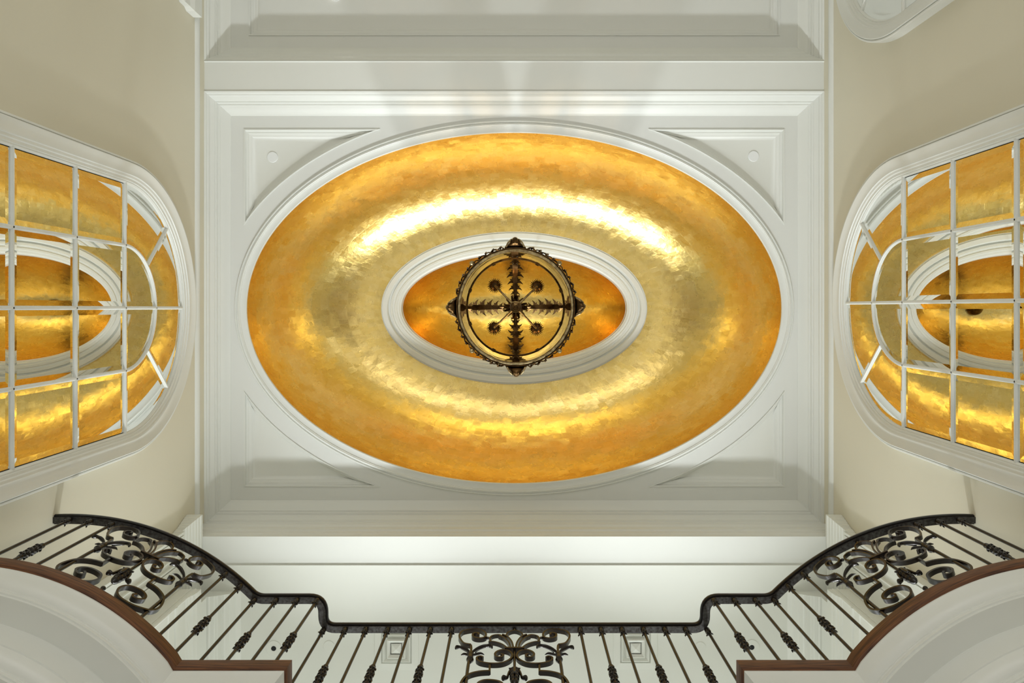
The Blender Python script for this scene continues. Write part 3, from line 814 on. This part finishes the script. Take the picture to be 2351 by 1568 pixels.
# four brackets with shells and straps rising to the arms
for q in range(4):
    a = PI / 2 * q + math.radians(-.5)
    mb = MB(); rows = []
    for i, (r, hw, z) in enumerate(((.404, .080, 5.08), (.408, .074, 5.03), (.418, .060, 5.0), (.432, .046, 4.985), (.446, .036, 4.98), (.458, .031, 4.99), (.466, .030, 5.01), (.470, .027, 5.05))):
        row = []
        for k in range(25):
            t = -1 + 2 * k / 24
            rib = .003 * abs(math.sin(t * PI * 3.5)) * (i / 3)
            row.append(rad(r - .012 * t * t * (i / 3) + rib, a, z + .035 * t * t - rib, hw * t))
        rows.append(row)
    mb.grid(rows); 
    o = mb.build('shell_bracket', M_BRONZE, lan, smooth=50)
    md = o.modifiers.new('solid', 'SOLIDIFY'); md.thickness = .005
    for s in (-1, 1):
        mb = MB(); mb.tube([rad(.400, a, 5.03, s * .072), rad(.412, a, 5.0, s * .060), rad(.436, a, 4.99, s * .048), rad(.456, a, 5.0, s * .030), rad(.464, a, 5.03, s * .016)], [.004, .0065, .006, .006, .005], 8)
        mb.build('bracket_edge', M_BRONZE2, o) if False else None
        e = mb.build('bracket_edge', M_BRONZE2, None); e.parent = o
    # strap: vertical outside the glass, bending over to the hub
    mb = MB()
    path = [(.402, 5.02), (.402, 5.3), (.402, 5.6), (.402, 5.82), (.396, 5.92), (.37, 6.0), (.32, 6.06), (.25, 6.10), (.17, 6.12), (.10, 6.14), (.05, 6.16)]
    path = catmull(path, 4)
    rows = []
    for i, (r, z) in enumerate(path):
        w = .012 + (.010 if r < .35 else 0) * (r - .05) / .3
        p0 = path[max(0, i - 1)]; p1 = path[min(len(path) - 1, i + 1)]; tx, tz = p1[0] - p0[0], p1[1] - p0[1]; l = math.hypot(tx, tz); nx, nz = -tz / l, tx / l
        rows.append([rad(r + nx * d, a, z + nz * d, o2) for o2, d in ((-w, -.004), (0, -.012), (w, -.004), (w, .004), (-w, .004))])
    mb.grid(rows, closed_u=True)
    st = mb.build('arm', M_BRONZE, lan, smooth=40)
    # acanthus leaflets along the arm, tips swept towards the hub
    mb = MB()
    for s in (-1, 1):
        for (rb, ln, wd) in ((.395, .034, .040), (.366, .056, .060), (.310, .062, .064), (.250, .058, .058), (.192, .050, .050), (.140, .036, .036)):
            # outline of one serrated leaflet: root on the spine, two notches, a swept tip
            O = [(.05, .004), (-.02, .22), (.02, .40), (-.16, .44), (-.18, .66), (-.36, .66), (-.44, .90), (-.62, .88), (-1.0, 1.12), (-.96, .84), (-.86, .62), (-.82, .42), (-.92, .24), (-1.12, .10), (-1.25, .004)]
            O = catmull([(.06, .0), (0, .26), (-.04, .50), (-.22, .42), (-.26, .60), (-.30, .80), (-.48, .66), (-.62, .84), (-1.06, 1.14), (-.90, .80), (-.84, .56), (-.90, .34), (-1.10, .12), (-1.25, .0)], 3)
            top = [rad(rb + x * ln, a, 6.14 - .9 * max(0, rb - .28) ** 1.3 - .01 + .022 * y, s * y * wd) for x, y in O]
            bt = [(x, y, z - .004) for x, y, z in top]
            nn = len(O); mb.add(top + bt, [tuple(range(nn)), tuple(range(2 * nn - 1, nn - 1, -1))] + [(i, (i + 1) % nn, nn + (i + 1) % nn, nn + i) for i in range(nn)])
    e = mb.build('acanthus_leaves', M_BRONZE, None, smooth=0); e.parent = st
# hub, central stem, finial
mb = MB(); mb.lathe([(.0, 6.06), (.03, 6.06), (.055, 6.08), (.07, 6.11), (.062, 6.15), (.04, 6.19), (.022, 6.22), (.014, 6.26), (.010, 6.34), (.010, 8.76)], LX, LY, 24, cap=False)
hub = mb.build('hub', M_BRONZE, lan)
mb = MB()
for k in range(12):
    a = 2 * PI * k / 12 + .2
    mb.tube([rad(.04, a, 6.09), rad(.072, a, 6.05), rad(.092, a, 6.04), rad(.100, a + .12, 6.06), rad(.088, a + .2, 6.075)], [.007, .012, .010, .008, .003], 7, flat=.6)
e = mb.build('leaf_crown', M_BRONZE, None); e.parent = hub
mb = MB(); mb.lathe([(.0, 5.075), (.006, 5.077), (.008, 5.09), (.006, 5.10), (.012, 5.11), (.016, 5.12), (.014, 5.135), (.024, 5.14), (.028, 5.15), (.026, 5.165), (.036, 5.17), (.041, 5.185), (.038, 5.21), (.022, 5.24), (.013, 5.28), (.012, 5.9), (.02, 6.0), (.03, 6.06)], LX, LY, 32, cap=False)
mb.build('stem_and_finial', M_BRONZE, lan)
mb = MB(); mb.lathe([(.010, 8.74), (.03, 8.76), (.075, 8.80), (.092, 8.825), (.095, 8.86)], LX, LY, 32, cap=False); mb.build('canopy', M_BRONZE, lan)
for k in range(4):
    a = PI / 4 + PI / 2 * k + math.radians(1)
    mb = MB(); mb.tube([rad(.016, a, 5.22), rad(.07, a, 5.24), rad(.13, a, 5.25), rad(.185, a, 5.27), rad(.210, a, 5.31), rad(.214, a, 5.35)], [.0085, .0075, .0075, .007, .007, .010], 10)
    arm = mb.build('candle_arm', M_BRONZE2, lan)
    cx, cy, _ = rad(.228, a, 0)
    cx, cy = rad(.218, a, 0)[:2]
    mb = MB(); rows = []; n = 96
    for i, (r, z) in enumerate(((.004, 5.345), (.020, 5.345), (.034, 5.352), (.043, 5.365), (.047, 5.385), (.044, 5.40))):
        row = []
        for j in range(n):
            g = 1 + (.16 * i / 4) * (1 if (j % 4) in (1, 2) else -1) * (1 + .3 * math.sin(j * 2.1))
            t = 2 * PI * j / n; row.append((cx + r * g * math.cos(t), cy + r * g * math.sin(t), z + .003 * (j % 4 in (1, 2)) ))
        rows.append(row)
    mb.grid(rows, closed_u=True); e = mb.build('candle_cup', M_BRONZE, None, smooth=30); e.parent = arm
    mb = MB(); mb.lathe([(.012, 5.36), (.012, 5.47), (.009, 5.475), (.006, 5.49), (.010, 5.51), (.006, 5.53), (.001, 5.545)], cx, cy, 14); e = mb.build('candle_sleeve', M_IVORY, None); e.parent = arm

# children created in world coordinates get the inverse of their whole parent chain
bpy.context.view_layer.update()
for o in list(bpy.data.objects):
    if o.parent and o.parent.parent is not None and o.parent.parent.type == 'EMPTY' and o.name.split('.')[0] not in ('collar', 'basket'):
        o.matrix_parent_inverse = o.parent.matrix_world.inverted()
# balusters: meshes were built around the origin at height H; drop them by H in the mesh
done = set()
for k, me in list(base_meshes.items()):
    if isinstance(me, bpy.types.Mesh) and me.name not in done:
        done.add(me.name)
        me.transform(Matrix.Translation((0, 0, -H)))
for o in bpy.data.objects:
    if o.name.split('.')[0] == 'baluster': o.location.z = ZR + H

# ------------------------------------------------------------------ light
w = bpy.data.worlds.new('World'); sc.world = w; w.use_nodes = True
bg = w.node_tree.nodes['Background']; bg.inputs[0].default_value = (1.0, .97, .90, 1); bg.inputs[1].default_value = .52
def area_light(name, loc, size, sy, energy, rot, col=(1, .97, .92), spread=None):
    l = bpy.data.lights.new(name, 'AREA'); l.shape = 'RECTANGLE'; l.size = size; l.size_y = sy; l.energy = energy; l.color = col
    if spread: l.spread = spread
    o = bpy.data.objects.new(name, l); C.objects.link(o); o.location = (loc[0], loc[1], loc[2] + H); o.rotation_euler = rot; return o
area_light('window_daylight', (0, 7.12, 4.95), 4.6, 2.05, 110, (PI / 2, 0, PI), (.93, .98, 1.0))
for x in (-1.9, -.65, .65, 1.9):
    for y in (3.9, 5.0):
        l = bpy.data.lights.new('hall_downlight', 'SPOT'); l.energy = 40; l.spot_size = math.radians(62); l.spot_blend = .5; l.shadow_soft_size = .04; l.color = (1, .98, .94)
        o = bpy.data.objects.new('hall_downlight', l); C.objects.link(o); o.location = (x, y, ZH - .03 + H)
def spot(name, loc, target, energy, ang, size, blend=.4, col=(.95, .985, 1)):
    l = bpy.data.lights.new(name, 'SPOT'); l.energy = energy; l.spot_size = math.radians(ang); l.spot_blend = blend; l.shadow_soft_size = size; l.color = col
    o = bpy.data.objects.new(name, l); C.objects.link(o); o.location = (loc[0], loc[1], loc[2] + H)
    o.rotation_euler = (Vector(target) - Vector(loc)).to_track_quat('-Z', 'Y').to_euler()
# added spots without fixtures, standing in for a low hall source, aimed domeward
for x, tx in ((-1.5, -1.1), (0, 0), (1.5, 1.1)):
    spot('added_hall_spot', (x, 4.5, 3.6), (tx, -1.35, 6.4), 740 if x else 330, 66, .13, 1.0)
# added spots in the open well; their floor bounce brightens the gallery fronts
for x in (-2.2, -.8, .8, 2.2):
    for y in (-3.3, -1.0, 1.4):
        spot('added_bounce_spot', (x, y, 2.6), (x, y, -1), 50, 100, .06, .5, (1, .985, .95)) if y > 2 or True else None
area_light('added_front_fill', (0, -5.3, .9), 5.6, 3.2, 100, (PI / 2, 0, 0), (1, .98, .94))  # added fill panel with no window behind it, brightens the gallery fronts sideways
# the default area light looks down -Z; rotate so it faces -Y
bpy.data.objects['window_daylight'].rotation_euler = (-PI / 2, 0, 0)

# ------------------------------------------------------------------ camera
cam = bpy.data.cameras.new('camera'); co = bpy.data.objects.new('camera', cam); C.objects.link(co)
co.location = (0, 0, H); co.rotation_euler = (PI, 0, 0)
cam.sensor_width = 36; cam.lens = 36 * 1690 / 2351
cam.shift_x = -5 / 2351; cam.shift_y = -77 / 2351
cam.clip_start = .05
sc.camera = co
vs = sc.view_settings; vs.view_transform = 'Standard'; vs.look = 'None'; vs.gamma = 1; vs.use_curve_mapping = False; vs.exposure = 0.0
sc.cycles.max_bounces = 12; sc.cycles.glossy_bounces = 10; sc.cycles.diffuse_bounces = 5
